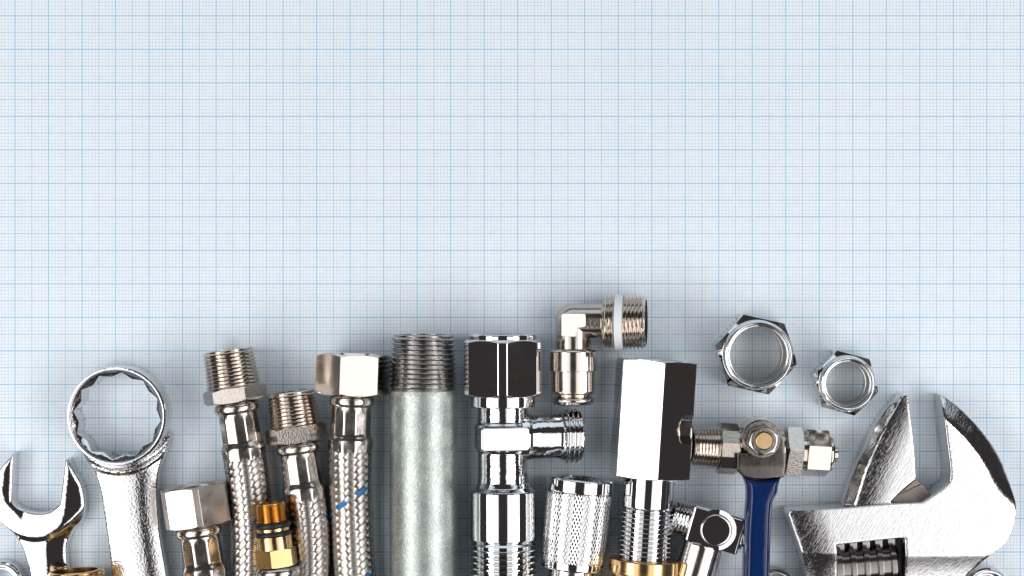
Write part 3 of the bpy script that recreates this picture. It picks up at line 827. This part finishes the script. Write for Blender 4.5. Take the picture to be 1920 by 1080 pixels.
headpts = q8([(45, 725, 1), (60, 706, 1), (370, 690), (620, 670), (800, 663, 1), (860, 626), (942, 566), (960, 540), (963, 500), (962, 470), (950, 370), (930, 200), (918, 62, 1), (960, 80), (1040, 140), (1130, 230), (1210, 330), (1270, 430), (1310, 530), (1335, 620), (1345, 680), (1338, 760), (1315, 840), (1275, 905), (1200, 962), (1100, 1060), (1060, 1110), (1030, 1200), (1020, 1420, 1), (175, 1420, 1), (165, 1180), (150, 1060), (130, 970), (105, 890), (75, 810)])
slot = q8([(323, 912, 1), (345, 900), (600, 874), (680, 867), (700, 874), (706, 900), (715, 1180, 1), (342, 1180, 1)])
plate(T, 'head', [headpts, slot], SCRATCHED, 12, 0.6, zhead, 1.8, 3.6, offs=(0.4, 0.9, 1.6, 2.6), sharp=50)
# movable jaw: tooth plus the block running in the head's channel
RJ = np.array([(1735/1, 0)])
BV = np.array([(1460+430/3, 720+680/3), (1460+500/3, 720+460/3), (1460+580/3, 720+280/3), (1460+700/3, 720+80/3)])
def zjaw(x, y, d_):
    A = BV[:-1]; B = BV[1:]; bx = np.interp(y, BV[::-1, 1], BV[::-1, 0])
    s_ = x-bx
    z = 11.6+edge_round(d_, 2.2, 0.5)-(x-1660)/PPM*0.03
    if s_ < 62: z -= 0.21/(2*62)*(62-max(0.0, s_))**2/PPM
    z -= 0.10*max(0.0, 800-y)/PPM
    if s_ < 0: z -= (-s_)*0.165
    return max(z, 4.0)
jaw = bpy.data.objects.new('movable_jaw', None); C.objects.link(jaw); jaw.parent = T.o
plate(T, 'jaw_tooth', [q8([(703, 62, 1), (735, 65, 1), (745, 200), (765, 400), (772, 532, 1), (700, 590), (630, 660, 1), (640, 720, 1), (365, 740, 1), (368, 690), (400, 580), (470, 410), (560, 230), (640, 120)])], SCRATCHED, 11, 1.0, zjaw, 1.8, 3.4, parent=jaw, offs=(0.4, 0.9, 1.6), sharp=45)
def zslide(x, y, d_): return 7.6+edge_round(d_, 2, 0.4)+(0.9 if (y-920) < -(x-1700)*0.45 else 0)
plate(T, 'jaw_slide', [q8([(766, 535, 1), (815, 566, 1), (862, 624, 1), (862, 720, 1), (590, 720, 1), (625, 668, 1), (690, 600)])], ROUGH_STEEL, 8, 1.5, zslide, 2, 3, parent=jaw, sharp=30)
# worm screw lying across the slot
tw = Thing('x', 'x', 'x', 1565.5, 1066, 8, (124, -9))
W = lathe(tw, 'worm_screw', [(0, 0.1), (0, 40)]+[(4+t, 40-(5.5 if (t % 25) > 9.5 else 0)) for t in np.arange(0, 112, 1.0)]+[(118, 40), (118, 0.1)], WORM_STEEL, c=0.6, h=7.6-2.3)
W.parent = T.o
W.matrix_local = T.o.matrix_basis.inverted() @ Matrix.Translation((tw.x*MM, tw.y*MM, 0)) @ Matrix.Rotation(tw.phi, 4, 'Z')
bpy.data.objects.remove(tw.o)
rk = Thing('x', 'x', 'x', 1565.5, 1030, 8, (124, -9))
V, F = [], []
for i in range(5):
    t0 = 6+i*24; b0 = len(V)
    for z in (1.0, 6.6):
        for t, x in ((t0, -6), (t0+14, -6), (t0+14, 12), (t0, 12)): V.append((x*rk.k, -t*rk.k, z))
    F += [(b0, b0+1, b0+2, b0+3), (b0+7, b0+6, b0+5, b0+4)]+[(b0+(j+1) % 4, b0+j, b0+j+4, b0+(j+1) % 4+4) for j in range(4)]
W2 = link('rack_teeth', V, F, DARK_STEEL, jaw, 20, bev=0.3)
W2.matrix_local = T.o.matrix_basis.inverted() @ Matrix.Translation((rk.x*MM, rk.y*MM, 0)) @ Matrix.Rotation(rk.phi, 4, 'Z')
bpy.data.objects.remove(rk.o)
